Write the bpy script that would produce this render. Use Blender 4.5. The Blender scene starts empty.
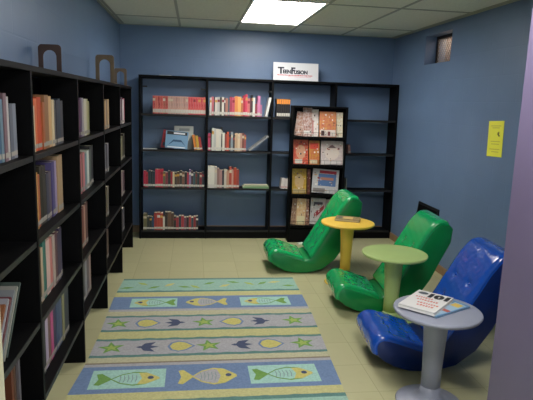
import bpy, bmesh, math, random
from mathutils import Vector, Matrix

SC = bpy.context.scene
COL = SC.collection
rnd = random.Random(7)

# ---------------------------------------------------------------- camera, world, lights, exposure
cam_d = bpy.data.cameras.new('camera'); cam = bpy.data.objects.new('camera', cam_d); COL.objects.link(cam)
YAW, PIT, ROL = 0.1382, -0.1791, 0.0342
fw = Vector((math.sin(YAW)*math.cos(PIT), math.cos(YAW)*math.cos(PIT), math.sin(PIT)))
rt = Vector((math.cos(YAW), -math.sin(YAW), 0)); up = rt.cross(fw)
r2 = rt*math.cos(ROL)+up*math.sin(ROL); u2 = -rt*math.sin(ROL)+up*math.cos(ROL)
m = Matrix((r2, u2, -fw)).transposed().to_4x4(); m.translation = (0.813, -6.2555, 1.5337)
cam.matrix_world = m
cam_d.sensor_width = 36; cam_d.lens = 537.03/533*36; cam_d.clip_start = .05
SC.camera = cam
SC.view_settings.view_transform = 'Standard'; SC.view_settings.look = 'None'
SC.view_settings.gamma = 1; SC.view_settings.use_curve_mapping = False
SC.view_settings.exposure = .78
w = bpy.data.worlds.new('world'); SC.world = w; w.use_nodes = True
w.node_tree.nodes['Background'].inputs[0].default_value = (.85, .93, 1, 1)
w.node_tree.nodes['Background'].inputs[1].default_value = .8
LAMP_POWER = 11.0

# ---------------------------------------------------------------- materials
def hexc(h):
    v = [int(h[i:i+2], 16)/255 for i in (0, 2, 4)]
    return tuple((c/12.92 if c <= .04045 else ((c+.055)/1.055)**2.4) for c in v)+(1,)
_mc = {}
def mat(name, col, rough=.6, noise=0, nscale=8, bump=0, bscale=60, coat=0, metal=0, col2=None, spec=.5):
    key = (name, col)
    if key in _mc: return _mc[key]
    m = bpy.data.materials.new(name); m.use_nodes = True; nt = m.node_tree; b = nt.nodes['Principled BSDF']
    c = hexc(col) if isinstance(col, str) else col
    b.inputs['Base Color'].default_value = c; b.inputs['Roughness'].default_value = rough
    b.inputs['Metallic'].default_value = metal; b.inputs['Coat Weight'].default_value = coat
    b.inputs['Specular IOR Level'].default_value = spec
    tc = nt.nodes.new('ShaderNodeTexCoord')
    if noise or col2:
        n = nt.nodes.new('ShaderNodeTexNoise'); n.inputs['Scale'].default_value = nscale; n.inputs['Detail'].default_value = 4
        nt.links.new(tc.outputs['Object'], n.inputs['Vector'])
        r = nt.nodes.new('ShaderNodeValToRGB'); r.color_ramp.elements[0].position = .35; r.color_ramp.elements[1].position = .65
        if col2:
            r.color_ramp.elements[0].color = c; r.color_ramp.elements[1].color = hexc(col2)
        else:
            r.color_ramp.elements[0].color = tuple(x*(1-noise) for x in c[:3])+(1,)
            r.color_ramp.elements[1].color = tuple(min(1, x*(1+noise)) for x in c[:3])+(1,)
        nt.links.new(n.outputs['Fac'], r.inputs['Fac']); nt.links.new(r.outputs['Color'], b.inputs['Base Color'])
    if bump:
        n2 = nt.nodes.new('ShaderNodeTexNoise'); n2.inputs['Scale'].default_value = bscale; n2.inputs['Detail'].default_value = 3
        nt.links.new(tc.outputs['Object'], n2.inputs['Vector'])
        bp = nt.nodes.new('ShaderNodeBump'); bp.inputs['Strength'].default_value = bump; bp.inputs['Distance'].default_value = .01
        nt.links.new(n2.outputs['Fac'], bp.inputs['Height']); nt.links.new(bp.outputs['Normal'], b.inputs['Normal'])
    _mc[key] = m
    return m

def emit(name, col, s):
    m = bpy.data.materials.new(name); m.use_nodes = True; b = m.node_tree.nodes['Principled BSDF']
    b.inputs['Base Color'].default_value = col; b.inputs['Emission Color'].default_value = col
    b.inputs['Emission Strength'].default_value = s
    return m

def wall_paint(name, col, block=True):
    m = bpy.data.materials.new(name); m.use_nodes = True; nt = m.node_tree; b = nt.nodes['Principled BSDF']
    b.inputs['Roughness'].default_value = .38
    tc = nt.nodes.new('ShaderNodeTexCoord'); n = nt.nodes.new('ShaderNodeTexNoise')
    n.inputs['Scale'].default_value = 3; n.inputs['Detail'].default_value = 5
    nt.links.new(tc.outputs['Object'], n.inputs['Vector'])
    r = nt.nodes.new('ShaderNodeValToRGB'); c = hexc(col)
    r.color_ramp.elements[0].position = .3; r.color_ramp.elements[1].position = .7
    r.color_ramp.elements[0].color = tuple(x*.95 for x in c[:3])+(1,); r.color_ramp.elements[1].color = tuple(x*1.05 for x in c[:3])+(1,)
    nt.links.new(n.outputs['Fac'], r.inputs['Fac']); nt.links.new(r.outputs['Color'], b.inputs['Base Color'])
    if block:
        geo = nt.nodes.new('ShaderNodeNewGeometry'); sp = nt.nodes.new('ShaderNodeSeparateXYZ'); nt.links.new(geo.outputs['Position'], sp.inputs[0])
        ad = nt.nodes.new('ShaderNodeMath'); ad.operation = 'ADD'
        nt.links.new(sp.outputs['X'], ad.inputs[0]); nt.links.new(sp.outputs['Y'], ad.inputs[1])
        cb = nt.nodes.new('ShaderNodeCombineXYZ'); nt.links.new(ad.outputs[0], cb.inputs[0]); nt.links.new(sp.outputs['Z'], cb.inputs[1])
        br = nt.nodes.new('ShaderNodeTexBrick'); br.inputs['Scale'].default_value = 1; br.inputs['Brick Width'].default_value = .4
        br.inputs['Row Height'].default_value = .2; br.inputs['Mortar Size'].default_value = .006; br.inputs['Mortar Smooth'].default_value = .6
        nt.links.new(cb.outputs[0], br.inputs['Vector'])
        bp = nt.nodes.new('ShaderNodeBump'); bp.invert = True; bp.inputs['Strength'].default_value = .12; bp.inputs['Distance'].default_value = .01
        nt.links.new(br.outputs['Fac'], bp.inputs['Height']); nt.links.new(bp.outputs['Normal'], b.inputs['Normal'])
    return m

def floor_mat():
    m = bpy.data.materials.new('linoleum'); m.use_nodes = True; nt = m.node_tree; b = nt.nodes['Principled BSDF']
    b.inputs['Roughness'].default_value = .42
    tc = nt.nodes.new('ShaderNodeTexCoord'); n = nt.nodes.new('ShaderNodeTexNoise')
    n.inputs['Scale'].default_value = 14; n.inputs['Detail'].default_value = 6
    nt.links.new(tc.outputs['Object'], n.inputs['Vector'])
    br = nt.nodes.new('ShaderNodeTexBrick'); br.offset = 0; br.inputs['Scale'].default_value = 1
    br.inputs['Brick Width'].default_value = .305; br.inputs['Row Height'].default_value = .305; br.inputs['Mortar Size'].default_value = .002
    br.inputs['Color1'].default_value = hexc('b9b58c'); br.inputs['Color2'].default_value = hexc('beba91'); br.inputs['Mortar'].default_value = hexc('a29e76')
    nt.links.new(tc.outputs['Object'], br.inputs['Vector'])
    mx = nt.nodes.new('ShaderNodeMix'); mx.data_type = 'RGBA'; mx.blend_type = 'MULTIPLY'; mx.inputs[0].default_value = .25
    nt.links.new(br.outputs['Color'], mx.inputs[6]); nt.links.new(n.outputs['Color'], mx.inputs[7])
    r = nt.nodes.new('ShaderNodeValToRGB'); r.color_ramp.elements[0].color = (.75, .75, .75, 1); nt.links.new(n.outputs['Fac'], r.inputs[0])
    nt.links.new(r.outputs[0], mx.inputs[7]); nt.links.new(mx.outputs[2], b.inputs['Base Color'])
    return m

BLUE = wall_paint('blue_wall_paint', '6b83a5')
PURPLE = wall_paint('purple_wall_paint', '6f6583', False)
FLOOR = floor_mat()
TILE = mat('ceiling_tile', 'eae9dc', .9, .04, 40, .3, 200)
TBAR = mat('ceiling_grid_bar', 'a9a99c', .5)
BLACK = mat('black_laminate', '08080a', .55, .15, 20, spec=.12)
BEDGE = mat('black_laminate_edge', '242425', .45, .2, 30, spec=.25)
WHITE = mat('white_paper', 'e8e6e0', .6)
INK = mat('black_ink', '101014', .5)
RED = mat('red_ink', 'c03038', .5)
TAN = mat('tan_baseboard', '93785a', .5, .1, 10)
CREAM = mat('cream_paint', 'b9b49a', .5, .05, 5)
GLOW = emit('lamp_diffuser', (1, .97, .92, 1), LAMP_POWER)

# ---------------------------------------------------------------- helpers
class MB:
    def __init__(s): s.bm = bmesh.new(); s.mats = []
    def mi(s, m):
        if m not in s.mats: s.mats.append(m)
        return s.mats.index(m)
    def box(s, a, b, m, mtx=None):
        v = []
        for z in (a[2], b[2]):
            for x, y in ((a[0], a[1]), (b[0], a[1]), (b[0], b[1]), (a[0], b[1])):
                p = Vector((x, y, z)); v.append(s.bm.verts.new(mtx @ p if mtx else p))
        i = s.mi(m)
        for q in ((3, 2, 1, 0), (4, 5, 6, 7), (0, 1, 5, 4), (1, 2, 6, 5), (2, 3, 7, 6), (3, 0, 4, 7)):
            f = s.bm.faces.new([v[k] for k in q]); f.material_index = i
        return s
    def poly(s, pts, m, z=None):
        f = s.bm.faces.new([s.bm.verts.new((p[0], p[1], z) if z is not None else p) for p in pts]); f.material_index = s.mi(m)
        f.normal_update()
        if z is not None and f.normal.z < 0: f.normal_flip()
        return s
    def prism(s, pts, axis, a, b, m):
        """outline pts (2-D) extruded along axis from a to b"""
        def P(p, t):
            q = list(p); q.insert(axis, t); return Vector(q)
        lo = [s.bm.verts.new(P(p, a)) for p in pts]; hi = [s.bm.verts.new(P(p, b)) for p in pts]; i = s.mi(m)
        n = len(pts)
        for k in range(n):
            f = s.bm.faces.new((lo[k], lo[(k+1) % n], hi[(k+1) % n], hi[k])); f.material_index = i
        for L in (lo, hi):
            f = s.bm.faces.new(L); f.material_index = i
        bmesh.ops.recalc_face_normals(s.bm, faces=s.bm.faces[:])
        return s
    def lathe(s, prof, m, n=48):
        rings = []
        for r, z in prof:
            if r < 1e-5: rings.append([s.bm.verts.new((0, 0, z))])
            else: rings.append([s.bm.verts.new((r*math.cos(2*math.pi*k/n), r*math.sin(2*math.pi*k/n), z)) for k in range(n)])
        i = s.mi(m)
        for A, B in zip(rings, rings[1:]):
            for k in range(n):
                q = [A[k % len(A)], A[(k+1) % len(A)], B[(k+1) % len(B)], B[k % len(B)]]
                q = [v for j, v in enumerate(q) if v not in q[:j]]
                if len(q) > 2:
                    f = s.bm.faces.new(q); f.material_index = i; f.smooth = True
        bmesh.ops.recalc_face_normals(s.bm, faces=s.bm.faces[:])
        return s
    def build(s, name, parent=None, mtx=None, bevel=0, smooth=False, seg=2):
        me = bpy.data.meshes.new(name); s.bm.normal_update(); s.bm.to_mesh(me); s.bm.free()
        for q in s.mats: me.materials.append(q)
        o = bpy.data.objects.new(name, me); COL.objects.link(o)
        if parent: o.parent = parent
        if mtx is not None: o.matrix_local = mtx
        if bevel:
            b = o.modifiers.new('bevel', 'BEVEL'); b.width = bevel; b.segments = seg; b.limit_method = 'ANGLE'
        if smooth:
            for p in me.polygons: p.use_smooth = True
        return o

def tag(o, label, cat, group=None):
    o['label'] = label; o['category'] = cat
    if group: o['group'] = group
    return o
def empty(name, mtx, label, cat, group=None):
    o = bpy.data.objects.new(name, None); COL.objects.link(o); o.matrix_local = mtx; o.empty_display_size = .1
    return tag(o, label, cat, group)
def struct(o): o['kind'] = 'structure'; return o
def T(x, y, z): return Matrix.Translation((x, y, z))
def RZ(d): return Matrix.Rotation(math.radians(d), 4, 'Z')
def RX(d): return Matrix.Rotation(math.radians(d), 4, 'X')
def RY(d): return Matrix.Rotation(math.radians(d), 4, 'Y')

def text_mesh(name, txt, size, m, parent, mtx, bold=0, sx=1, shear=0, extrude=.0006):
    cu = bpy.data.curves.new('tmp', 'FONT'); cu.body = txt; cu.size = size; cu.offset = bold; cu.extrude = extrude; cu.shear = shear
    cu.align_x = 'CENTER'; cu.align_y = 'CENTER'
    to = bpy.data.objects.new('tmp', cu); COL.objects.link(to)
    bpy.context.view_layer.update()
    me = bpy.data.meshes.new_from_object(to.evaluated_get(bpy.context.evaluated_depsgraph_get()))
    bpy.data.objects.remove(to); me.materials.clear(); me.materials.append(m)
    o = bpy.data.objects.new(name, me); COL.objects.link(o)
    if parent: o.parent = parent
    o.matrix_local = mtx @ Matrix.Diagonal((sx, 1, 1, 1))
    return o

# ---------------------------------------------------------------- room shell
W, H = 3.138, 2.328
struct(MB().box((-.15, -8, -.1), (6, .15, 0), FLOOR).build('floor'))
struct(MB().box((-.15, 0, 0), (W+.6, .15, H+.1), BLUE).build('wall_back'))
struct(MB().box((-.15, -8, 0), (0, 0, H+.1), BLUE).build('wall_left'))
VY0, VY1, VZ0, VZ1 = -1.44, -.87, 1.967, 2.25
wr = MB()
wr.box((W, -4.6, 0), (W+.35, 0, VZ0), BLUE).box((W, -4.6, VZ1), (W+.35, 0, H+.1), BLUE)
wr.box((W, -4.6, VZ0), (W+.35, VY0, VZ1), BLUE).box((W, VY1, VZ0), (W+.35, 0, VZ1), BLUE)
struct(wr.build('wall_right'))
PX, PY = 2.0, -4.4
struct(MB().box((PX, PY-.6, 0), (6, PY, H+.1), PURPLE).build('wall_partition'))
struct(MB().box((W-.014, -4.39, 0), (W, -.02, .078), TAN).build('baseboard_right', bevel=.003))
struct(MB().box((.05, -.014, 0), (W-.02, 0, .078), TAN).build('baseboard_back', bevel=.003))
struct(MB().box((.17, -4.96, 0), (.322, -4.86, H), CREAM).build('trim_1', bevel=.004))
# ceiling: tile slab with the hanging grid as raised strips
T0, C1, C2 = .654, -.656, -1.83
cl = MB(); cl.box((-.15, -8, H), (6, .15, H+.1), TILE)
ytees = [C1] + [C1-1.19*k for k in range(1, 7)]
for k in range(-1, 9):
    x = T0+.61*k; cl.box((x-.012, -8, H-.004), (x+.012, 0, H+.001), TBAR)
for y in ytees: cl.box((0, y-.012, H-.0045), (W if y > -4.4 else 6, y+.012, H+.001), TBAR)
cl.box((0, -8, H-.006), (.022, 0, H+.001), TBAR).box((0, -.022, H-.006), (W, 0, H+.001), TBAR).box((W-.022, -4.4, H-.006), (W, 0, H+.001), TBAR)
struct(cl.build('ceiling'))

def troffer(x, y0, label):
    r = empty('ceiling_light', T(x, y0, H), label, 'light', 'ceiling light panels')
    L = 1.25; wd = .602
    f = MB()
    for a, b in (((-.0, 0), (.02, L)), ((wd-.02, 0), (wd, L)), ((.02, 0), (wd-.02, .02)), ((.02, L-.02), (wd-.02, L))):
        f.box((a[0], a[1], -.012), (b[0], b[1], -.001), WHITE)
    f.build('light_frame', r)
    MB().box((.02, .02, -.010), (wd-.02, L-.02, -.003), GLOW).build('diffuser', r)
troffer(T0+.61-.008, C2-.09, 'bright white fluorescent panel set in the tiled ceiling')
troffer(T0+.61+.015, C1-1.19*4+.015, 'fluorescent panel set in the ceiling over the near end of the rug')
troffer(T0+.61*6+.015, C1-1.19*5+.015, 'fluorescent panel set in the ceiling outside the purple partition')

# wall opening with a lattice grille
vg = empty('vent_grille', T(W+.115, (VY0+VY1)/2, VZ0), 'small diamond lattice grille recessed high in the right blue wall', 'grille')
hw = (VY1-VY0)/2; hh = VZ1-VZ0
GR = mat('grey_wire', '8c8478', .5, metal=.3); DK = mat('dark_frame', '1a1412', .6)
f = MB()
f.box((0, -hw+.002, .002), (.02, -hw+.022, hh-.002), DK).box((0, hw-.03, .002), (.02, hw-.002, hh-.002), DK)
f.box((0, -hw+.02, .002), (.02, hw-.02, .02), DK).box((0, -hw+.02, hh-.03), (.02, hw-.02, hh-.002), DK)
f.build('frame', vg)
lt = MB()
for s in (-1, 1):
    for k in range(-8, 22):
        y0 = -hw+k*.04; pts = []
        z0, z1 = .015, hh-.02; ya = y0 if s > 0 else y0+(z1-z0); yb = y0+(z1-z0) if s > 0 else y0
        # clip to the opening
        def cut(ya, za, yb, zb):
            lo, hi = -hw+.015, hw-.015; t0, t1 = 0, 1; d = yb-ya
            ts = sorted(((lo-ya)/d, (hi-ya)/d)); t0 = max(t0, ts[0]); t1 = min(t1, ts[1])
            return None if t1 <= t0 else (ya+d*t0, za+(zb-za)*t0, ya+d*t1, za+(zb-za)*t1)
        c = cut(ya, z0, yb, z1)
        if c:
            a = Vector((.008, c[0], c[1])); b = Vector((.008, c[2], c[3])); d = b-a
            mt = T(*a) @ d.to_track_quat('X', 'Z').to_matrix().to_4x4()
            lt.box((0, -.0026, -.0026), (d.length, .0026, .0026), GR, mt)
lt.build('lattice', vg)
bx = MB(); PK = mat('far_room_clutter', 'c09088', .8, 0, 22, col2='3c2c2c')
bx.box((.10, -hw+.01, .01), (.11, hw-.01, hh-.01), PK)
bx.box((.07, -.1, .01), (.095, -.04, .13), DK).box((.07, -.16, .01), (.095, -.1, .07), DK).box((.07, -.13, .12), (.09, -.03, .17), mat('dark_red', '6a2830'))
o = bx.build('backing', vg)
pd = bpy.data.lights.new('grille_fill_light', 'AREA'); pd.size = .05; pd.shape = 'RECTANGLE'; pd.size_y = .3; pd.energy = .7; pd.color = (1, .85, .75)  # unseen fill light added inside the recess to brighten the backing
po = bpy.data.objects.new('grille_fill_light', pd); COL.objects.link(po); po.matrix_world = T(W+.17, (VY0+VY1)/2, VZ1-.012)

# yellow notice
nt_ = empty('wall_notice', T(W-.002, -2.337, 1.317) @ RX(-2.5) , 'bright yellow paper notice taped to the right blue wall', 'paper')
YEL = mat('yellow_paper', 'f6f450', .6)
p = MB(); p.box((-.002, -.105, -.138), (0, .105, .138), YEL).build('sheet', nt_)
p = MB(); FA = mat('faint_print', 'cfc850', .6)
for z, a, b in ((.1, -.07, .07), (.085, -.05, .05), (-.02, -.07, .06), (-.04, -.06, .05), (-.08, -.07, .07), (-.1, -.06, .04)):
    p.box((-.0028, a, z-.003), (-.002, b, z+.003), FA)
p.box((-.003, -.05, .02), (-.002, -.04, .055), INK).box((-.003, -.035, .03), (-.002, -.028, .05), INK).box((-.003, -.06, .02), (-.002, -.04, .028), INK)
p.build('printing', nt_)

# ---------------------------------------------------------------- bookcases
def bookcase(name, mtx, nb, bw, hgt, depth, levels, plinth, label, back, clips=()):
    r = empty(name, mtx, label, 'bookcase'); th = .022
    for k in range(nb+1):
        x = k*bw
        MB().box((x-th/2, 0, 0), (x+th/2, depth, hgt-.0225), BLACK).build('upright', r, bevel=.0015)
    for k in range(nb):
        for z in levels:
            q = MB().box((k*bw+th/2+.0005, .006, z-.022), ((k+1)*bw-th/2-.0005, depth-.004, z), BLACK)
            q.box((k*bw+th/2+.0005, .003, z-.022), ((k+1)*bw-th/2-.0005, .006, z), BEDGE)
            q.build('shelf', r)
        if plinth: MB().box((k*bw+th/2+.0005, .012, 0), ((k+1)*bw-th/2-.0005, .03, levels[-1]-.023), BLACK).build('plinth', r)
    MB().box((-th/2, -.002, hgt-.022), (nb*bw+th/2, depth, hgt), BLACK).build('top_board', r, bevel=.0015)
    if back: MB().box((0, depth-.0035, .2), (nb*bw, depth, hgt-.023), BLACK).build('back_panel', r)
    for x, z in clips: MB().box((x-.028, .02, z-.007), (x+.028, .05, z+.007), INK).build('bracket', r)
    return r

BXL, BBW, BH, BD = .235, .7215, 1.787, .24
MBK = T(BXL, -.325, 0) @ RX(-2.4)
BLV = (1.38, .992, .575, .095)
bookcase('bookcase', MBK, 4, BBW, BH, BD, BLV, True, 'long low black bookcase of four open bays against the back wall', False,
         ((.05, BH-.12), (BBW*2-.02, BH-.13), (BBW*2-.45-.1, BH+.5) if 0 else (BBW-.045, BH-.13)))
LW, LH = .8414, 1.644
MLF = T(.196, -4.894, 0) @ RZ(90)
LLV = (1.299, .954, .610, .265)
bookcase('bookcase', MLF, 5, LW, LH, .19, LLV, False, 'black bookcase running along the left wall with bookends on top', True)

# ---------------------------------------------------------------- books
CN = {}
def bookmat(c, c2=None):
    return mat('cover', c, .5) if c2 is None else mat('cover_'+c2, c, .5, 0, 45, col2=c2)
PAGE = mat('page_block', 'cfc6ae', .8)
GRP = {}
def cname(h):
    r, g, b = [int(h[i:i+2], 16) for i in (0, 2, 4)]
    mx, mn = max(r, g, b), min(r, g, b)
    if mx-mn < 28:
        return 'black' if mx < 60 else 'dark grey' if mx < 105 else 'grey' if mx < 165 else 'white'
    if r == mx:
        if mx < 110: return 'dark brown' if g > b else 'maroon'
        if b > g+8: return 'pink'
        if g > r*.8: return 'cream' if mn > 120 else 'yellow'
        if g > r*.6: return 'tan' if mn > 70 else 'orange'
        if g > r*.4: return 'orange' if b < g*.7 else 'salmon'
        return 'red'
    if b == mx: return ('dark blue' if mx < 110 else 'blue') if r < g*1.1 else 'purple'
    return 'dark green' if mx < 100 else 'green'
ORD = ['first','second','third','fourth','fifth','sixth','seventh','eighth','ninth','tenth','eleventh','twelfth','thirteenth','fourteenth',
       'fifteenth','sixteenth','seventeenth','eighteenth','nineteenth','twentieth','twenty-first','twenty-second','twenty-third','twenty-fourth','twenty-fifth','twenty-sixth','twenty-seventh','twenty-eighth']
BOOKS = []
def book(M, x, y, z, th, h, d, c, label, group, lean=0, c2=None, strip='c8c4ba', sh=.11, band=None):
    """spine faces local -y; base-left corner at x, lean in degrees to the right"""
    mx = M @ T(x, y, z)
    if lean > 0: mx = mx @ T(th*math.cos(math.radians(lean)), 0, 0) @ RY(lean) @ T(-th, 0, 0)
    elif lean < 0: mx = mx @ RY(lean)
    q = MB(); cm = bookmat(c, c2); t = min(.0022, th*.15)
    q.box((0, 0, 0), (th, .003, h), cm).box((0, .003, 0), (t, d, h), cm).box((th-t, .003, 0), (th, d, h), cm)
    q.box((t, .003, .002), (th-t, d-.003, h-.003), PAGE)
    o = q.build('book', None, mx); tag(o, label, 'book', group)
    if strip:
        s = MB().box((.0008, -.0006, .012), (th-.0008, 0, .012+sh*h), mat('spine_label', strip, .6)); s.build('spine_label', o)
    if band:
        s = MB().box((.0008, -.0006, h*.72), (th-.0008, 0, h*(.97 if h > .2 and band == 'e08c38' else .86)), mat('title_band', band, .6)); s.build('title_band', o)
    return o
def row(M, x0, x1, z, y, d, cols, group, where, end, hmean, hvar=.02, rev=False, **kw):
    """cols: list of (colour, relative width[, height[, second colour]])"""
    tot = sum(c[1] for c in cols); x = x0; n = len(cols); ws = [(x1-x0)*c[1]/tot for c in cols]
    for i, c in enumerate(cols):
        h = c[2] if len(c) > 2 and c[2] else hmean+rnd.uniform(-hvar, hvar)
        wd = ws[i]-.0015
        size = 'thick' if wd > .036 else 'slim' if wd < .02 else 'upright'
        lb = f'{size} {cname(c[0])} book, {ORD[i]} from {end}, {where}'
        if 'band' not in kw and h > .15 and rnd.random() < .4: kb = dict(kw, band=rnd.choice(('d8d0c4', 'c8b8a0', 'c89848', '8c3038')))
        else: kb = kw
        book(M, x, y+rnd.uniform(0, .008), z+.0005, wd, h, d+rnd.uniform(-.006, .006), c[0], lb, group, c2=c[3] if len(c) > 3 else None, **kb)
        x += ws[i]

B = 'back bookcase'
def bx_(x): return x-BXL
# top shelf, first bay: three runs of small comics
pal = ['a8343c','c46a58','8a3030','b85048','9a6450','a04038','b89a90','a88880','b0948c','9c7c78','a88c84','b09890','a07c78','ac8c88','c03040','b82c3c','c43848','ba3040','c03444','b02c3c','b8343e']
row(MBK, bx_(.372), bx_(.942), BLV[0], .012, .12, [(c, 1, .19, 'd0a090' if 5 < i < 14 else 'd87068') for i, c in enumerate(pal)], 'small comics on the top shelf of the back bookcase', f'top shelf first bay of {B}', 'left', .19, sh=.2)
row(MBK, bx_(.985), bx_(1.565), BLV[0], .012, .13,
    [('d8d2cc', .8, .19), ('c06870', .9, .2), ('302c34', .5), ('d0c8c0', 1), ('b8b4b0', 1, .2), ('4a4038', .9), ('d8d4c8', .9, .2), ('503840', .6), ('b07868', 1), ('5a5860', .8), ('a83850', 1), ('c05060', 1.1),
     ('d88848', 1.3, .215), ('e0a860', 1.3, .21), ('c07048', .9), ('b02840', 1, .225), ('d04860', .9, .24), ('c8706c', 1), ('5a3038', .7, .2), ('20222c', .5, .235), ('d8d8d0', 1, .205), ('903848', 1, .14), ('c878a0', 1.2, .225), ('b07090', .8, .13)],
    'books on the top shelf of the back bookcase', f'top shelf second bay of {B}', 'left', .195, .012, sh=.14)
book(MBK, bx_(1.60), .012, BLV[0]+.0005, .026, .215, .13, 'dcdcd8', 'white book leaning against the upright, end of top shelf second bay', 'books on the top shelf of the back bookcase', lean=11, strip=None)
row(MBK, bx_(1.73), bx_(1.882), BLV[0], .012, .12, [('181418', 1, .205)]*6, 'black and orange comics on the top shelf of the back bookcase', f'orange-topped black set, top shelf of {B}', 'left', .205, 0, sh=.17, band='e08c38')
# second shelf, first bay
book(MBK, .03, .03, BLV[1]+.0005, .15, .008, .15, 'c8ccd0', 'flat white magazine lying at left end of second shelf of back bookcase', None, strip=None)
def cover_book(M, x, y, z, wd, h, th, c, label, tilt=-14, roll=0, art=(), group=None, c2=None, name='book'):
    """book standing face-out: cover faces local -y"""
    mx = M @ T(x, y, z+.001+wd*math.sin(math.radians(max(0, roll)))+th*math.sin(math.radians(-tilt))) @ RY(roll) @ RX(tilt)
    q = MB(); cm = bookmat(c, c2)
    q.box((0, 0, 0), (wd, .002, h), cm).box((0, th-.002, 0), (wd, th, h), cm).box((0, .002, 0), (.003, th-.002, h), cm).box((.003, .002, .003), (wd-.003, th-.002, h-.003), PAGE)
    o = q.build(name, None, mx); tag(o, label, 'book', group)
    if art or group == 'magazines on the display rack':
        a = MB()
        if group == 'magazines on the display rack':
            rr = random.Random(label); pal_ = ('e0d8d0', 'e0d8d0', c, c2 or c, '3c3034', 'a04038', 'd8a868', 'f0ece4', '90685c')
            extra = []
            for _ in range(26 if wd > .12 else 12):
                px, pz = rr.uniform(.03, .85), rr.uniform(.03, .9); dx, dz = rr.uniform(.03, .16)*(.1/wd)**.5, rr.uniform(.015, .07)
                sk = rr.uniform(-.05, .05)
                extra.append((((px, pz), (min(.98, px+dx), pz+sk*.5), (min(.98, px+dx), min(.98, pz+dz)), (px, min(.97, pz+dz+sk*.3))), rr.choice(pal_)))
            art = list(art[:1])+extra+list(art[1:])
        for k, (pts, col) in enumerate(art):
            a.bm.verts.ensure_lookup_table()
            vs = [a.bm.verts.new((px*wd, -.0004-.0001*k, pz*h)) for px, pz in pts]
            f = a.bm.faces.new(vs); f.material_index = a.mi(mat('print', col, .5)); f.normal_update()
            if f.normal.y > 0: f.normal_flip()
        a.build('cover_art', o)
    return o
R4 = lambda a, b, c, d: ((a, b), (c, b), (c, d), (a, d))
z2 = BLV[1]
cover_book(MBK, bx_(.60), .12, z2, .21, .26, .02, 'b8bcb8', 'white book standing face-out behind two others, second shelf of back bookcase', -6, 0, ((R4(.25, .78, .8, .9), '8a9090'),))
cover_book(MBK, bx_(.455), .075, z2, .14, .20, .02, '8c2030', 'red and black book standing face-out behind the blue one, second shelf', -12, 8, ((R4(.1, .55, .9, .92), 'b02838'), (R4(.1, .1, .6, .3), '203050')))
cover_book(MBK, bx_(.50), .03, z2, .245, .195, .022, '6d94b4', 'blue book with black title bar standing face-out on second shelf of back bookcase', -16, 4,
           ((R4(.05, .78, .95, .97), '15181e'), (R4(.35, .83, .85, .92), 'd8dce0'), (((.1, .12), (.35, .5), (.7, .5), (.92, .15), (.72, .38), (.35, .38)), '244a6a'), (R4(.1, .03, .9, .1), 'd0d8e0')))
for i, (c, x) in enumerate((('c87830', .823), ('c8a040', .855), ('a03838', .885))):
    book(MBK, bx_(x), .012, z2+.0005, .027, .17-.012*i, .12, c, f'{("orange","yellow","dark red")[i]} book of the three leaning left in first bay second shelf', 'leaning books in first bay second shelf', lean=-9)
row(MBK, bx_(.972), bx_(1.395), z2, .012, .13,
    [('b83c60', 1.1, .19), ('302a30', .5, .2), ('c8c8c0', 1, .25), ('b8b8b4', .9, .245), ('d8d0c0', 1.2, .24), ('d0ccc0', 1.1, .235), ('2c2a30', .5, .26), ('d8d4c8', 1, .2), ('884038', .9, .19), ('c05038', 1, .21), ('504040', .8, .18),
     ('8c98a0', 1, .21), ('403838', .8, .17), ('c8a888', 1.2, .2), ('d8c0a0', 1.1, .195), ('b89080', .9, .2), ('784840', 1, .2), ('a05050', .8, .185)],
    'books on the second shelf of the back bookcase', f'second shelf second bay of {B}', 'left', .2, .01)
book(MBK, bx_(1.425), .012, z2+.0005, .02, .27, .18, '8a8c8c', 'grey hardback leaning far over against the upright, second shelf', None, lean=52, strip=None)
# third shelf
z3 = BLV[2]
P3 = ['b03048','a83040','384048','2c3438','303c44','c03850','c02c40','b82840','6c6850','8c4048','303438','a02838','d0c0a0','4c4038','5c4434','403c38','7c5848','2c2c30','a83848','8c78a0','483840','38585c','5c4038','2c3c40','803038','283038']
row(MBK, bx_(.272), bx_(.935), z3, .012, .12, [(c, rnd.uniform(.8, 1.2), .2 if i in (5, 6, 7, 19) else None) for i, c in enumerate(P3)], 'books on the third shelf of the back bookcase', f'third shelf first bay of {B}', 'left', .175, .012, sh=.13)
row(MBK, bx_(.975), bx_(1.325), z3, .012, .14, [('d4d0c4', 2.6, .245), ('b8b0a8', .9, .24), ('907068', 1, .22), ('a8807c', 1, .2), ('3c3840', .8, .2), ('c8c0b0', .9, .21), ('b88c74', 1, .2), ('a84838', 1, .24), ('c09080', .7, .21), ('a8402c', 1.2, .23), ('903c34', 1, .21)],
    'books on the third shelf of the back bookcase', f'third shelf second bay of {B}', 'left', .21, .01)
book(MBK, bx_(1.37), .02, z3+.0005, .295, .022, .19, '7c9c74', 'pale green book lying flat on third shelf of back bookcase', None, strip=None)
book(MBK, bx_(1.37)+.02, .04, z3+.0235, .27, .012, .16, 'a8b494', 'thin pale booklet lying on top of the flat green book', None, strip=None)
for i in range(2): book(MBK, bx_(1.80)+.045*i, .015, z3+.0005, .04, .12-.01*i, .1, 'd8d0cc', ('small white book beside the display rack, third shelf', 'second small white book tucked behind display rack, third shelf')[i], None, strip='c89890', lean=5)
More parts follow.
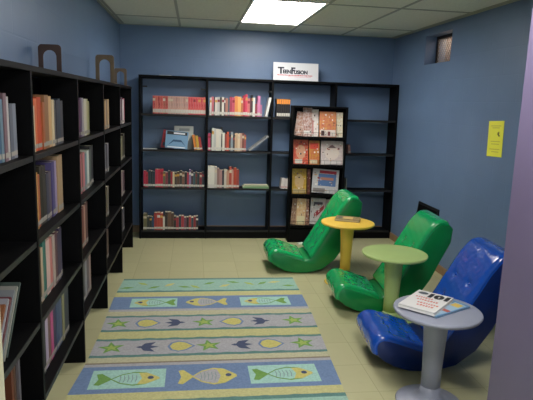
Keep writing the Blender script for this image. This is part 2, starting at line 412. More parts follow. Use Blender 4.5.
# bottom shelf
P4 = [('6c6848', 1.3, .18), ('3c4038', 1), ('303838', .8), ('2c4868', .8), ('a03c38', 1.1, .19), ('b04438', 1.1, .195), ('a84838', 1, .19), ('d8d4c8', .7, .15), ('382c28', 1, .2), ('6c5040', 1.2, .2), ('5c4438', 1.1, .19), ('30302c', .8), ('983840', 1), ('303c48', .9), ('a83c44', 1), ('705060', .9), ('3c2c30', .9), ('a04040', .9), ('385058', .8), ('8c3438', .9), ('2c2c34', .9)]
row(MBK, bx_(.268), bx_(.875), BLV[3], .012, .12, P4, 'books on the bottom shelf of the back bookcase', f'bottom shelf first bay of {B}', 'left', .15, .01, sh=.12)
# last bay oddments
book(MBK, bx_(2.575), .012, BLV[1]+.0005, .03, .1, .1, 'b88478', 'small reddish book on second shelf of the last bay, beside display rack', None, lean=-8)
book(MBK, bx_(2.565), .012, BLV[2]+.0005, .012, .13, .1, 'a8aca8', 'thin grey book upright in the last bay on the third shelf', None, strip=None)

# left bookcase rows (local x runs away from the camera)
LB = 'left bookcase'
def ly(y): return y+4.894
RY0 = .05
def lrow(y0, y1, lv, cols, bay, h, hv=.012, **kw):
    sn = ('top', 'second', 'third', 'bottom')[lv]
    row(MLF, ly(y0), ly(y1), LLV[lv], .03 if lv == 0 else RY0, .118, cols, f'books on the {sn} shelf of the left bookcase', f'{sn} shelf {bay} bay of {LB}', 'near end', h, hv, **dict(dict(strip='9c968c', sh=.08, band=None), **kw))
lrow(-4.56, -4.13, 0, [('a8a4a0', 1), ('80687c', 1), ('a8a4a4', 1), ('8c4848', .8), ('b0a8a8', 1, .235), ('3c5878', .7, .225), ('5c7484', .6), ('705860', .7), ('a8a4a4', .8), ('585c68', .8, .2), ('787c88', 1.1, .2)], 'nearest', .225)
lrow(-4.025, -3.42, 0, [('c8b088', 1.3, .235), ('5c3028', .8), ('c0b090', .8, .19), ('c86038', 1.2, .22), ('b84828', 1.4, .225), ('a05c38', .8), ('8c6444', 1.6, .235), ('c8a070', 1.4, .23), ('d0bc98', 1, .215), ('504c50', .9), ('303440', 1), ('2c3c4c', 1), ('3c3c44', 1.3, .21)], 'second', .215)
lrow(-4.025, -3.40, 1, [('8c7868', 1.1), ('b8a890', 1, .22), ('4c3c34', .8), ('b88850', 1), ('a05838', 1), ('2c2820', .9, .27), ('34302c', 1.2, .265), ('3c3c4c', 1), ('5c5058', 1), ('504878', 1, .265), ('9c8cac', 1.1, .265), ('a88c6c', 2, .285)], 'second', .24, .02)
lrow(-4.025, -3.44, 2, [('c09070', 1.2, .25), ('d0b890', 1, .25), ('a86848', 1), ('54402c', 1), ('b09880', 1, .25), ('2c645c', 1.2, .27), ('c8a8a0', 1.4, .26), ('b86c68', 1.2), ('a8948c', 1), ('54343c', 1), ('382c48', 1.3, .25), ('3c3450', 1.2, .26)], 'second', .26)
lrow(-4.025, -3.35, 3, [('c0a880', 1.3, .25), ('b8b088', 1.1, .25), ('b0b078', 1), ('282828', 1), ('a898b0', 1.3, .27), ('6c4c48', 1), ('b04878', 1, .25), ('34304c', 1.2), ('384868', 1.3, .25), ('485470', 1), ('807c58', .9), ('30343c', 2.2, .26)], 'second', .25)
lrow(-3.17, -2.70, 0, [('8c3848', 1), ('a84858', 1, .22), ('6c3c5c', 1), ('583c60', 1), ('a8a0a8', 1.2), ('d0c8b8', 1.3, .22), ('b8b080', 1, .22), ('8c8858', 1)], 'third', .215)
lrow(-3.17, -2.50, 1, [('c04850', 1.1), ('b83c48', 1), ('d05c68', 1.2, .23), ('c0747c', 1), ('80584c', 1), ('c87c80', 1, .24), ('6c8c94', 1), ('d0d4cc', 1.2, .24), ('58605c', 1), ('2c2c30', 2, .26)], 'third', .235)
lrow(-3.17, -2.76, 2, [('a05048', 1), ('b05c50', 1.1), ('c08070', 1), ('8c4038', 1), ('744038', 1.1), ('b08878', 1), ('5c3c38', 1.2)], 'third', .26)
lrow(-3.17, -2.69, 3, [('a84848', 1.2, .24), ('b85c58', 1), ('8c4444', 1), ('504c50', 1), ('88848c', 1.2), ('5c5058', 1), ('9c8078', 1)], 'third', .27)
lrow(-2.33, -1.93, 0, [('7c6480', 1), ('a088a8', 1), ('8c5c6c', 1), ('b89870', 1), ('5c4450', 1), ('c0a078', 1.1)], 'fourth', .22)
lrow(-2.33, -1.86, 1, [('5c5860', 1), ('44444c', 1), ('8c8c98', 1), ('a0a0ac', 1.2), ('3c3c44', 1), ('6c6870', 1)], 'fourth', .22)
lrow(-2.33, -1.90, 2, [('6c5c4c', 1), ('8c7c68', 1), ('544840', 1), ('98886c', 1), ('6c6458', 1)], 'fourth', .24)
lrow(-2.33, -1.92, 3, [('8c4848', 1), ('a86058', 1), ('604840', 1), ('98806c', 1), ('503c38', 1)], 'fourth', .24)
lrow(-1.49, -.95, 0, [('8c4458', 1), ('a86074', 1), ('b8a8b0', 1), ('483444', 1), ('d0c8c8', 1.2), ('a04c60', 1)], 'farthest', .23)
lrow(-1.49, -.85, 1, [('5c5848', 1), ('787058', 1), ('44443c', 1), ('8c8468', 1), ('58543c', 1), ('38342c', 1)], 'farthest', .23)
lrow(-1.49, -.90, 2, [('6c4448', 1), ('8c6c70', 1), ('3c3438', 1), ('8c7c7c', 1), ('544048', 1)], 'farthest', .23)
lrow(-1.49, -.95, 3, [('54484c', 1), ('6c6468', 1), ('3c383c', 1), ('5c5860', 1)], 'farthest', .22)
# large picture books leaning in the nearest bay
for i, (c, h) in enumerate((('7c4c30', .25), ('8a8890', .26), ('5c3038', .255), ('74787c', .27), ('84847e', .275), ('3c4844', .28))):
    book(MLF, ly(-4.385-.030*(5-i)), .03, LLV[2]+.0005, .014, h, .13, c, f'{("brown","grey","dark red","mid grey","pale grey","dark green")[i]} picture book leaning in nearest bay, third shelf of {LB}', 'picture books leaning in the nearest bay', lean=40, strip=None)
for i, (c, y) in enumerate((('6c3c28', -4.235), ('5c4030', -4.208), ('4c4448', -4.18), ('6c6870', -4.152))):
    book(MLF, ly(y), .07, LLV[3]+.0005, .022, .30-.006*(3-i), .1, c, f'{("brown","dark brown","dark grey","slate")[i]} picture book, bottom shelf of nearest bay, {LB}', 'picture books on the bottom shelf of the nearest bay', strip=None)

# bookends on the left bookcase
def bookend(x, y, wd, h, label, c):
    q = MB(); m_ = mat('bookend_metal', c, .4, .1, 20); n = 14; b = wd*.21; s = wd/.13
    def arch(w2, hh, r):
        pts = [(-w2, 0)]
        for k in range(n+1):
            a = math.pi-math.pi*k/n; pts.append((math.copysign(1, math.cos(a))*(w2-r)*(1 if abs(math.cos(a)) > 1e-9 else 0)+r*math.cos(a), hh-r+r*math.sin(a)))
        pts.append((w2, 0)); return pts
    O = arch(wd/2, h, .022*s); I = arch(wd/2-b, h-b*1.15, wd/2-b-.001)
    for t0, t1 in ((0, .004),):
        vo = [[q.bm.verts.new((p[0], t, p[1])) for p in O] for t in (t0, t1)]; vi = [[q.bm.verts.new((p[0], t, p[1])) for p in I] for t in (t0, t1)]
        for k in range(len(O)-1):
            for f in ((vo[0][k], vo[0][k+1], vi[0][k+1], vi[0][k]), (vo[1][k+1], vo[1][k], vi[1][k], vi[1][k+1]), (vo[0][k+1], vo[0][k], vo[1][k], vo[1][k+1]), (vi[0][k], vi[0][k+1], vi[1][k+1], vi[1][k])):
                try: q.bm.faces.new(f)
                except ValueError: pass
    q.mi(m_)
    q.box((-wd/2, .004, 0), (wd/2, .09, .003), m_)
    bmesh.ops.recalc_face_normals(q.bm, faces=q.bm.faces[:])
    return tag(q.build('bookend', None, T(x, y, LH+.0005) @ RZ(-8)), label, 'bookend', 'metal bookends on the left bookcase')
bookend(.08, -3.3, .118, .145, 'dark brown arched bookend nearest the camera on top of left bookcase', '4c3a32')
bookend(.118, -1.8, .145, .215, 'taller tan arched bookend in the middle on top of left bookcase', '8a7458')
bookend(.14, -1.05, .115, .155, 'small tan arched bookend at the far end on top of left bookcase', '85705a')

# sign on the back bookcase
sg = empty('sign', MBK @ T(1.685-BXL, .05, BH+.0005) @ RX(-6), 'white hand-lettered TEENFUSION sign standing on top of back bookcase', 'sign')
SGW, SGH = .51, .2
MB().box((0, 0, 0), (SGW, .006, SGH), mat('sign_card', 'd8d8dc', .5)).build('card', sg)
SM = T(0, -.001, 0) @ RX(90)
NAVY = mat('navy_ink', '151a30', .5)
text_mesh('lettering', 'T', .098, NAVY, sg, T(.085, -.001, .108) @ RX(90), .004, 1.15)
text_mesh('lettering', 'EEN', .055, NAVY, sg, T(.152, -.001, .098) @ RX(90), .003, .95)
text_mesh('lettering', 'F', .098, NAVY, sg, T(.222, -.001, .108) @ RX(90), .004, 1.1)
text_mesh('lettering', 'USION', .055, NAVY, sg, T(.31, -.001, .095) @ RX(90), .003, .95)
ln = MB()
x = .045
while x < .44:
    wd = rnd.uniform(.008, .02); ln.box((x, -.001, .058-rnd.uniform(0, .004)), (x+wd, -.0002, .066), RED); x += wd+.005
x = .17
while x < .42:
    wd = rnd.uniform(.006, .014); ln.box((x, -.001, .042), (x+wd, -.0002, .047), mat('red_ink_pale', 'd08088', .5)); x += wd+.006
ln.build('red_caption', sg)
tag(MB().box((0, 0, 0), (.13, .09, .004), WHITE).build('paper', None, MBK @ T(.205, .02, BH+.0008)), 'white slip of paper lying flat on top of back bookcase', 'paper')

# ---------------------------------------------------------------- magazine display rack
RKX, RKY, RW, RH_, RD = 1.868, -.50, .612, 1.515, .15
rk = empty('display_rack', T(RKX, RKY, 0), 'black four-tier display rack of face-out magazines in front of back bookcase', 'rack')
for x in (0, RW-.02): MB().box((x, 0, 0), (x+.02, RD, RH_), BLACK).build('side_panel', rk, bevel=.002)
MB().box((.02, 0, RH_-.02), (RW-.02, RD, RH_), BLACK).build('top_board', rk)
MB().box((.02, RD-.01, .02), (RW-.02, RD, RH_-.02), BLACK).build('back_panel', rk)
MB().box((.02, .004, .0), (RW-.02, .02, .15), BLACK).build('plinth', rk)
TZ = (1.185, .88, .548, .195)
for z in TZ:
    MB().box((.0205, .0, z-.03), (RW-.0205, RD-.0105, z-.002), BLACK).build('shelf', rk)
    q = MB()
    q.box((.0205, -.004, z+.045), (RW-.0205, -.001, z+.048), mat('wire', '30302e', .4, metal=.6))
    for k in range(9): q.box((.03+k*.069, -.004, z-.02), (.032+k*.069, -.001, z+.048), mat('wire', '30302e', .4, metal=.6))
    q.build('wire_rail', rk)
def art_face():
    s = [((.5+.33*math.cos(a*math.pi/5), .5+.3*math.sin(a*math.pi/5))) for a in range(10)]; return s
MG = [ # tier, x0, x1, h, colour, colour2, roll, label, art
 (0, .03, .12, 0.262, 'c8b8b0', 'a06850', 8, 'pale book tilted at left end, top tier of display rack', ()),
 (0, .125, .225, 0.312, 'a06c5c', 'c8b8b4', 0, 'brown and pink book, second along the top tier of display rack', ((R4(.1, .1, .9, .2), 'd8d4d0'),)),
 (0, .21, .30, 0.297, 'd8c8c4', 'e4e0dc', 0, 'white and pink book, third along the top tier of display rack', ((R4(.1, .1, .4, .6), 'c89090'),)),
 (0, .305, .49, 0.277, 'd09058', 'c87058', 0, 'orange patterned comic in the middle right of the top tier', ((R4(.03, .02, .97, .28), 'e0d4cc'), (R4(.1, .05, .3, .25), '503838'), (R4(.5, .05, .65, .22), '804848'))),
 (0, .495, .57, 0.272, 'dcc8a0', 'e0dcd0', 0, 'cream book at right end, top tier of display rack', ()),
 (1, .035, .20, 0.268, 'c83c30', 'e07858', 0, 'red comic at left end, second tier of display rack', ((art_face(), 'd8a080'), (R4(.1, .03, .6, .2), 'd0ccc0'))),
 (1, .205, .32, 0.263, 'c89038', 'c06048', 0, 'yellow and red comic, middle of second tier of display rack', ((R4(.08, .65, .9, .9), 'd04838'), (R4(.1, .04, .8, .2), 'e0d0b0'))),
 (1, .34, .59, 0.263, 'c8b4b4', 'd8ccc4', 0, 'pale comic with drawn face, right of second tier', ((art_face(), 'e0d0c4'), (R4(.04, .03, .9, .17), 'dcd4d0'), (((.3, .7), (.5, .85), (.7, .7), (.6, .78), (.4, .78)), '806464'))),
 (2, .035, .195, 0.278, 'b08c30', 'd0a840', 0, 'gold comic at left end, third tier of display rack', ((art_face(), 'c8a878'), (R4(.05, .03, .95, .2), 'b8a070'))),
 (2, .20, .235, 0.278, '5c2c20', None, 0, 'narrow brown book, second along the third tier of display rack', ()),
 (2, .25, .55, 0.268, 'c0c0c4', 'd4d0cc', 4, 'white comic with blue and red picture, right of third tier', ((R4(.22, .3, .9, .8), '5878a8'), (R4(.25, .82, .9, .94), 'b83848'), (R4(.3, .55, .8, .66), 'b8806c'), (R4(.05, .03, .5, .2), '8c8480'))),
 (3, .03, .10, 0.292, '8c6858', 'c0a080', 5, 'brown patterned book at left end, bottom tier of display rack', ()),
 (3, .085, .19, 0.297, 'd0a070', 'dcc8a0', 3, 'orange and cream comic, second along the bottom tier of display rack', ((R4(.1, .05, .9, .35), 'dcd0a8'),)),
 (3, .195, .24, 0.292, '6c3c30', 'b88c78', 0, 'narrow brown striped book, third along bottom tier of display rack', ()),
 (3, .25, .42, 0.297, 'c0b8b8', 'd4d0d0', 3, 'white comic with red drawing, middle of bottom tier', ((((.3, .2), (.9, .6), (.9, .75), (.6, .6), (.25, .4)), 'a03840'), (R4(.2, .75, .8, .85), '54505c'))),
 (3, .43, .58, 0.292, '8c7c80', 'b0a4a4', 0, 'grey comic at right end of bottom tier behind the green chair', ()),
]
for i, (t, x0, x1, h, c, c2, rl, lb, art) in enumerate(MG):
    cover_book(T(RKX, RKY, 0), x0, .008+(i % 3)*.015+(.03 if rl == 8 else 0), TZ[t]-.001, x1-x0, h, .01, c, lb, -9, rl, art, 'magazines on the display rack', c2, 'magazine')
cn = MB().box((0, 0, 0), (.07, .05, .012), WHITE)
tag(cn.build('paper_scrap', None, T(1.98, -.60, .0005) @ RZ(20)), 'small white paper scrap on floor below the display rack', 'paper')

# ---------------------------------------------------------------- rug
rg = MB()
RX0, RX1 = .20, 1.70
def rm(n, c): return mat('rug_'+n, c, .95, .1, 90)
AQ, YE, BL_, LI, TE, PB, CRM, GRN, GR2, YH, NV, PAQ, BRN = (rm('aqua', '98bcae'), rm('yellow', 'c4c089'), rm('blue', '7289ae'), rm('lilac', 'aeadb2'), rm('teal', '5d8580'), rm('pink', 'a49a98'), rm('cream', 'c0bc9c'),
    rm('green', '74a052'), rm('lime', 'a4b862'), rm('gold', 'cdc473'), rm('navy', '4a5470'), rm('pale_aqua', 'a6cfc4'), rm('brown', '8a7e6c'))
LE = [(-1.73, .235), (-2.18, .21), (-2.78, .215), (-3.2, .205), (-3.30, .20), (-3.36, .185), (-3.58, .175), (-4, .17)]
RE = [(-1.73, 1.70), (-2.2, 1.70), (-2.6, 1.695), (-3.15, 1.665), (-3.4, 1.65), (-4, 1.625)]
def edge(t, y):
    for (a, b), (c, d) in zip(t, t[1:]):
        if c <= y <= a: return b+(d-b)*(a-y)/(a-c)
    return t[0][1] if y > t[0][0] else t[-1][1]
def strip(y0, y1, m_):
    p = [(edge(LE, y0), y0), (edge(LE, y1), y1), (edge(RE, y1), y1), (edge(RE, y0), y0)]
    rg.poly(p, m_, .006)
    for a, b in ((0, 1), (1, 2), (2, 3), (3, 0)):
        rg.poly([(p[a][0], p[a][1], .0005), (p[b][0], p[b][1], .0005), (p[b][0], p[b][1], .006), (p[a][0], p[a][1], .006)], m_)
bands = [(-1.732, -1.765, TE), (-1.765, -2.035, AQ), (-2.035, -2.065, TE), (-2.065, -2.165, YE), (-2.165, -2.423, BL_), (-2.423, -2.463, LI), (-2.463, -2.548, CRM), (-2.548, -2.572, TE),
         (-2.572, -2.784, LI), (-2.784, -2.812, TE), (-2.812, -2.926, YE), (-2.926, -2.95, TE), (-2.95, -3.152, LI), (-3.152, -3.18, TE), (-3.18, -3.245, CRM), (-3.245, -3.262, BRN), (-3.262, -3.294, LI),
         (-3.294, -3.585, BL_), (-3.585, -3.665, YE), (-3.665, -3.70, TE), (-3.70, -3.96, AQ), (-3.96, -3.99, TE)]
for b in bands: strip(*b)
Z1, Z2, Z3, Z4 = .0062, .0065, .0068, .0071
def wavy(y, col=TE, amp=.007, wd=.012, z=Z1):
    n = 90; pts = []
    for i in range(n+1):
        x0_, x1_ = edge(LE, y)+.002, edge(RE, y)-.002; x = x0_+(x1_-x0_)*i/n; pts.append((x, y+amp*math.sin(x*38)))
    for a, b in zip(pts, pts[1:]):
        rg.poly([(a[0], a[1]-wd), (b[0], b[1]-wd), (b[0], b[1]+wd), (a[0], a[1]+wd)], col, z)
for y in (-2.045, -2.56, -2.795, -2.938, -3.165, -3.68): wavy(y)
def shape(cx, cy, pts, m_, s=1, z=Z2, flip=1): rg.poly([(cx+p[0]*s*flip, cy+p[1]*s) for p in pts], m_, z)
def ring(rx, ry, n=18, a0=0): return [(rx*math.cos(a0+2*math.pi*k/n), ry*math.sin(a0+2*math.pi*k/n)) for k in range(n)]
def star(cx, cy, s=.075):
    for z, k, m_ in ((Z2, 1, GRN), (Z3, .55, GR2)):
        pts = []
        for i in range(10):
            r = (s if i % 2 == 0 else s*.42)*k; a = math.pi/2+i*math.pi/5+.15; pts.append((r*1.15*math.cos(a), r*1.1*math.sin(a)))
        shape(cx, cy, pts, m_, z=z)
def heart(cx, cy, flip=1, s=.085):
    o = [(-1, 0), (-.75, .5), (-.2, .72), (.4, .55), (1.05, 0), (.4, -.55), (-.2, -.72), (-.75, -.5)]
    o = [(p[0], p[1]*1.25) for p in o]; shape(cx, cy, o, BL_, s*1.0, Z2, flip); shape(cx, cy, o, YH, s*.82, Z3, flip)
def leaf(cx, cy, flip=1, s=.105):
    for a in (-.62, 0, .62):
        pts = [(0, 0), (.45, .24), (1.05, 0), (.45, -.24)]
        q = [(p[0]*math.cos(a)-p[1]*math.sin(a)-.55, p[0]*math.sin(a)+p[1]*math.cos(a)) for p in pts]
        shape(cx, cy, q, NV, s*1.05, Z2+.0001*a, flip)
    shape(cx, cy, [(-.85, 0), (-.6, .14), (-.1, .0), (-.6, -.14)], NV, s, Z3, flip)
def fish(cx, cy, L, hgt, head, body, tail, fx):
    # fx = +1: head towards +x
    b = [(-.28*L, 0), (-.12*L, .3*hgt), (.08*L, .45*hgt), (.26*L, .38*hgt), (.46*L, .05*hgt), (.47*L, -.05*hgt), (.26*L, -.38*hgt), (.08*L, -.45*hgt), (-.12*L, -.3*hgt)]
    shape(cx, cy, b, GRN if tail is GRN else YH, 1, Z3, fx)
    shape(cx+.0, cy, [(p[0]*.88, p[1]*.84) for p in b], body, 1, Z4, fx)
    shape(cx, cy, [(.14*L, .36*hgt), (.27*L, .36*hgt), (.46*L, .05*hgt), (.47*L, -.05*hgt), (.27*L, -.36*hgt), (.14*L, -.36*hgt), (.2*L, 0)], head, 1, Z4+.0003, fx)
    shape(cx, cy, [(-.24*L, 0), (-.42*L, .38*hgt), (-.5*L, .34*hgt), (-.45*L, 0), (-.5*L, -.34*hgt), (-.42*L, -.38*hgt)], tail, 1, Z4, fx)
    shape(cx+.33*L*fx, cy+.03*hgt, ring(.018, .018, 8), NV, 1, Z4+.0006)
    for k in range(5):
        xx = -.14*L+k*.06*L
        shape(cx, cy, [(xx, .22*hgt), (xx+.012*L, .22*hgt), (xx+.03*L, 0), (xx+.012*L, -.22*hgt), (xx, -.22*hgt), (xx+.015*L, 0)], rm('scales', '8a9c9a'), 1, Z4+.0002, fx)
def panel(x0, x1, y0, y1): rg.poly([(x0, y0), (x1, y0), (x1, y1), (x0, y1)], PAQ, Z1)
panel(.353, .70, -2.205, -2.385); panel(1.185, 1.572, -2.205, -2.385)
fish(.53, -2.295, .32, .16, YH, PAQ, GRN, -1); fish(.92, -2.295, .33, .19, YH, LI, YH, -1); fish(1.375, -2.295, .34, .16, YH, PAQ, GRN, -1)
panel(.265, .67, -3.335, -3.54); panel(1.14, 1.54, -3.335, -3.54)
fish(.47, -3.44, .36, .17, YH, PAQ, GRN, 1); fish(.91, -3.44, .34, .21, YH, LI, YH, 1); fish(1.34, -3.44, .36, .17, YH, PAQ, GRN, 1)
for x in (.313, .897, 1.533): star(x, -2.68)
heart(.511, -2.68, 1); heart(1.093, -2.68, -1); leaf(.68, -2.68, -1); leaf(1.276, -2.68, -1)
for x in (.32, .922, 1.528): star(x, -3.05)
leaf(.555, -3.05, 1); heart(.747, -3.05, 1); leaf(1.15, -3.05, 1); heart(1.32, -3.05, 1)
for Yc in (-1.9, -3.83):
    for k in range(13):
        x = RX0+.1+k*.11+rnd.uniform(-.02, .02); y = Yc+rnd.uniform(-.07, .07); a = rnd.uniform(-.9, .9)
        q = [(0, -.055), (.02, 0), (0, .055), (-.02, 0)]
        q = [(p[1]*math.cos(a)-p[0]*math.sin(a), p[1]*math.sin(a)+p[0]*math.cos(a)) for p in q]
        shape(x, y, q, (GRN, GR2, GRN, YH)[k % 4], 1.1, Z2)
tag(rg.build('rug'), 'striped pastel area rug with fish, stars and leaves on the floor', 'rug')

# ---------------------------------------------------------------- rocker chairs
PROF = [(.008, .125), (.005, .165), (.03, .20), (.06, .208), (.15, .185), (.25, .15), (.33, .125), (.375, .14), (.42, .205), (.50, .34), (.58, .485), (.645, .605), (.68, .655), (.71, .695), (.755, .708), (.81, .695), (.838, .665),
        (.83, .56), (.765, .42), (.70, .27), (.61, .13), (.50, .04), (.38, .004), (.30, .0), (.22, .004), (.14, .025), (.07, .06), (.02, .10)]
CW = .43
def rocker(x, y, rz, c, cdark, label):
    r = empty('rocker_chair', T(x, y, 0) @ RZ(rz), label, 'chair', 'vinyl rocker chairs')
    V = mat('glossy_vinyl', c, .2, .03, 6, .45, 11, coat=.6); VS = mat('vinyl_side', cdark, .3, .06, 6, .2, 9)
    BT = mat('vinyl_button', c, .2)
    # padded shell: profile rings that shrink a little at both side faces
    bm = bmesh.new(); cx = sum(p[0] for p in PROF)/len(PROF); cz = sum(p[1] for p in PROF)/len(PROF)
    n = len(PROF); rings = []
    nor = []
    for i in range(n):
        a = Vector(PROF[i-1]); b = Vector(PROF[(i+1) % n]); d = (b-a).normalized(); nor.append(Vector((d.y, -d.x)))
    for yy, ins in ((0, .014), (.004, .006), (.012, .001), (.03, 0), (CW/2, 0), (CW-.03, 0), (CW-.012, .001), (CW-.004, .006), (CW, .014)):
        ring_ = []
        for i, p in enumerate(PROF):
            q = Vector(p)+nor[i]*ins
            q.y = max(q.y, 0.001)
            ring_.append(bm.verts.new((q.x, yy, q.y)))
        rings.append(ring_)
    for A, B_ in zip(rings, rings[1:]):
        for k in range(n): bm.faces.new((A[k], A[(k+1) % n], B_[(k+1) % n], B_[k])).smooth = True
    for R_ in (rings[0], rings[-1]):
        f = bm.faces.new(R_); f.smooth = True
    bmesh.ops.recalc_face_normals(bm, faces=bm.faces[:])
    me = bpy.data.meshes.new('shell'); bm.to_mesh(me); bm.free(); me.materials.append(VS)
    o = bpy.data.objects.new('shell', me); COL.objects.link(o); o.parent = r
    # quilted pads laid over the inner face
    def pad(name, idx, ncols, nrows, sp_):
        pl_ = [Vector(PROF[i]) for i in idx]
        L = [0]
        for a, b in zip(pl_, pl_[1:]): L.append(L[-1]+(b-a).length)
        def at(s):
            s = max(0, min(L[-1], s))
            for k in range(len(L)-1):
                if s <= L[k+1]+1e-9:
                    t = (s-L[k])/(L[k+1]-L[k]); return pl_[k].lerp(pl_[k+1], t), (pl_[k+1]-pl_[k]).normalized()
        def sm(s):
            P_ = Vector((0, 0)); D = Vector((0, 0))
            for ds in (-.03, -.015, 0, .015, .03):
                a, b = at(s+ds); P_ += a; D += b
            return P_/5, D.normalized()
        NU, NV_ = 52, 34; tot = L[-1]
        lo_, hi_ = sp_
        but = [(lo_+(i+.5)/nrows*(hi_-lo_), (j+.5)/ncols*(CW-.04)+.02) for i in range(nrows) for j in range(ncols)]
        bm = bmesh.new(); top = []; bot = []
        for i in range(NU+1):
            s = tot*i/NU; P_, D = sm(s); N = Vector((-D.y, D.x)); rt_ = []; rb = []
            for j in range(NV_+1):
                tj = j/NV_; tj = .5-.5*math.cos(math.pi*tj)*(1-.25*math.sin(math.pi*tj)**2)
                y_ = -.004+(CW+.008)*tj
                e0 = min(s, .035)/.035; e1 = min(tot-s, .035)/.035; e = min(e0, e1); g = max(0, min(y_+.004, CW+.004-y_, .035)/.035)
                h = .024*math.sqrt(max(0, 1-(1-e)**2))*math.sqrt(max(0, 1-(1-g)**2))
                for bs, by in but:
                    d2 = ((s-bs)**2+(y_-by)**2); h -= (.008 if 'seat' in name else .014)*math.exp(-d2/.0005)*e*g
                    h -= .004*math.exp(-((s-bs)/.008)**2)*math.exp(-((y_-by)/.09)**2)*e*g
                h += (.0018*math.sin(s*90+y_*35)*math.sin(y_*70-s*28)+.0012*math.sin(y_*150+s*40))*e*g
                q = P_+N*h; rt_.append(bm.verts.new((q.x, y_, max(q.y, .002))))
                q = P_-N*.02; rb.append(bm.verts.new((q.x, min(max(y_, .006), CW-.006), max(q.y, .02))))
            top.append(rt_); bot.append(rb)
        for G in (top, bot):
            for i in range(NU):
                for j in range(NV_): bm.faces.new((G[i][j], G[i+1][j], G[i+1][j+1], G[i][j+1])).smooth = True
        for i in range(NU):
            for j in (0, NV_): bm.faces.new((top[i][j], top[i+1][j], bot[i+1][j], bot[i][j])).smooth = True
        for j in range(NV_):
            for i in (0, NU): bm.faces.new((top[i][j], top[i][j+1], bot[i][j+1], bot[i][j])).smooth = True
        bmesh.ops.recalc_face_normals(bm, faces=bm.faces[:])
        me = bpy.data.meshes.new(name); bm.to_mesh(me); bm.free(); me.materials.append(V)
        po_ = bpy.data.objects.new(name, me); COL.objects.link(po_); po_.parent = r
        for bs, by in but:
            P_, D = sm(bs); N = Vector((-D.y, D.x)); q = P_+N*.012
            mt = Matrix.Translation((q.x, by, q.y)) @ Vector((N.x, 0, N.y)).to_track_quat('Z', 'Y').to_matrix().to_4x4()
            bmm = MB(); bmm.lathe([(0, .005), (.005, .0045), (.009, .001), (.009, -.004), (0, -.004)], BT, 12); bmm.build('button', po_, mt)
    pad('seat_pad', [27, 0, 1, 2, 3, 4, 5, 6], 3, 2, (.14, .40))
    pad('back_pad', [7, 8, 9, 10, 11, 12, 13, 14, 15], 2, 3, (.04, .50))
    return r
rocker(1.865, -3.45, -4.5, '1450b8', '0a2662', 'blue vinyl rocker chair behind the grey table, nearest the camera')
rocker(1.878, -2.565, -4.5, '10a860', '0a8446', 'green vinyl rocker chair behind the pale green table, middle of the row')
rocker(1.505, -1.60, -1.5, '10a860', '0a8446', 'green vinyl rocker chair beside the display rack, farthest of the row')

# ---------------------------------------------------------------- pedestal tables
def table(x, y, h, c, label, rc=.05, tr=.235):
    r = empty('pedestal_table', T(x, y, 0), label, 'table', 'round pedestal tables')
    m_ = mat('moulded_plastic', c, .4, .04, 5)
    MB().lathe([(0, .0), (.168, .0), (.174, .004), (.168, .010), (.12, .016), (.075, .03), (.056, .06), (rc, .10), (0, .1)], m_).build('base', r)
    MB().lathe([(0, .095), (rc, .095), (rc*1.0, .2), (rc*1.12, h*.65), (rc*1.28, h-.06), (rc*1.45, h-.044), (rc*1.9, h-.033), (0, h-.033)], m_).build('column', r)
    MB().lathe([(0, h-.036), (.09, h-.036), (.10, h-.034), (tr*.85, h-.026), (tr-.007, h-.021), (tr, h-.01), (tr-.003, h-.002), (tr-.009, h), (0, h)], m_).build('tabletop', r)
    return r
table(2.137, -1.868, .548, 'efc64e', 'yellow round pedestal table holding a small book, by the farthest chair', .046, .23)
table(2.22, -2.765, .53, 'b4cc80', 'pale green round pedestal table with empty top, between two chairs', .051, .228)
table(2.062, -3.785, .522, '9599aa', 'grey round pedestal table with two books on it', .05, .222)

# book titled 101 and the one under it
M101 = T(2.022, -3.73, .515)
def flat_book(x, y, z, rz, wd, h, th, c, label, c2=None, pg=PAGE):
    q = MB(); cm = bookmat(c, c2)
    q.box((-wd/2, -h/2, 0), (wd/2, h/2, .002), cm).box((-wd/2, -h/2, th-.002), (wd/2, h/2, th), cm).box((-wd/2, -h/2, .002), (-wd/2+.003, h/2, th-.002), cm)
    q.box((-wd/2+.003, -h/2+.002, .002), (wd/2-.003, h/2-.002, th-.002), pg)
    o = q.build('book', None, T(x, y, z) @ RZ(rz)); tag(o, label, 'book'); return o
b2 = flat_book(2.075, -3.755, .5225, -62.6, .2, .275, .008, '5c88b0', 'blue and orange paperback lying under the white book on the grey table', None, WHITE)
a = MB(); a.poly([(-.09, -.13), (-.02, -.13), (-.02, -.04), (-.09, -.04)], mat('print', 'c88858', .5), .0084); a.poly([(-.09, .03), (-.01, .03), (-.01, .08), (-.09, .08)], mat('print', 'c8d4dc', .5), .0084)
a.poly([(.02, -.13), (.09, -.13), (.09, .12), (.02, .12)], mat('print', '9cb8d0', .5), .0084); a.poly([(-.08, -.02), (0, -.02), (0, .02), (-.08, .02)], mat('print', 'b06858', .5), .0084)
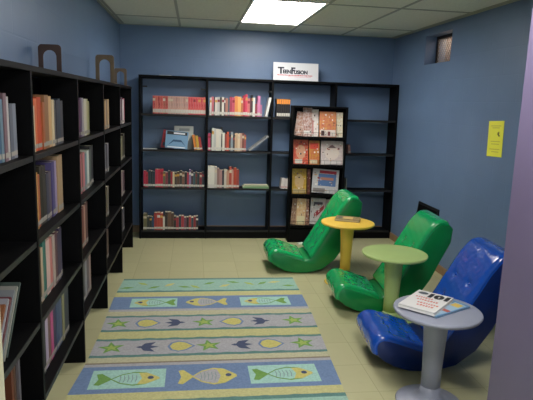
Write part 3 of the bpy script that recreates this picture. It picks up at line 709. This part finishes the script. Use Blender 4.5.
a.poly([(.02, -.04), (.09, -.04), (.09, -.01), (.02, -.01)], mat('print', 'b85848', .5), .0086); a.poly([(.03, .06), (.08, .06), (.08, .11), (.03, .11)], mat('print', 'd8b858', .5), .0086)
a.build('cover_art', b2)
b1 = flat_book(2.022, -3.735, .5308, -45, .19, .28, .018, 'dedcda', 'thick white book titled 101 lying on the grey table', None, WHITE)
text_mesh('title', '101', .082, INK, b1, T(.035, .085, .0184), .006, 1.05, 0, .0002)
text_mesh('red_title', 'THINGS', .03, mat('red_ink_cover', 'c86c60', .5), b1, T(-.015, .02, .0204), .001, 1.2, 0, .0002) if 0 else None
a = MB(); rc_ = mat('red_ink_cover', 'd0786c', .5)
for yy, xs in ((.035, (-.07, .02)), (.0, (-.05, .06)), (-.045, (-.03, .07)), (-.08, (-.02, .06))):
    x = xs[0]
    while x < xs[1]:
        wd = rnd.uniform(.006, .012); a.box((x, yy-.009, .0181), (x+wd, yy+.006+rnd.uniform(0, .006), .0186), rc_); x += wd+.005
a.build('red_lettering', b1)
a = MB(); a.poly([(-.055+.028*math.cos(t*math.pi/8), .10+.02*math.sin(t*math.pi/8)) for t in range(16)], mat('oval_print', '3c4450', .5), .0186); a.build('oval_badge', b1)
# small open paperback on the yellow table
pb = flat_book(2.155, -1.805, .5485, -22, .21, .15, .02, 'a08c5c', 'small tan paperback lying on the yellow table', '6c5c48')
a = MB(); a.poly([(-.04, -.045), (.045, -.045), (.045, .045), (-.04, .045)], mat('print', 'd0b070', .5), .0204); a.poly([(-.08, -.04), (-.05, -.04), (-.05, .045), (-.08, .045)], mat('print', '5c5448', .5), .0204); a.build('cover_art', pb)

# black board leaning on the right wall
bd = empty('black_board', T(W-.075, -1.5, 0) @ RY(7), 'black board leaning on right wall behind the middle green chair', 'board')
MB().box((0, 0, .004), (.012, .44, .575), BLACK).build('panel', bd)
f = MB()
for a_, b_ in (((-.008, -.01, .004), (.018, .012, .59)), ((-.008, .43, .004), (.018, .45, .59)), ((-.008, .012, .565), (.018, .43, .59)), ((-.008, .012, .004), (.018, .43, .03))): f.box(a_, b_, INK)
f.build('frame', bd)
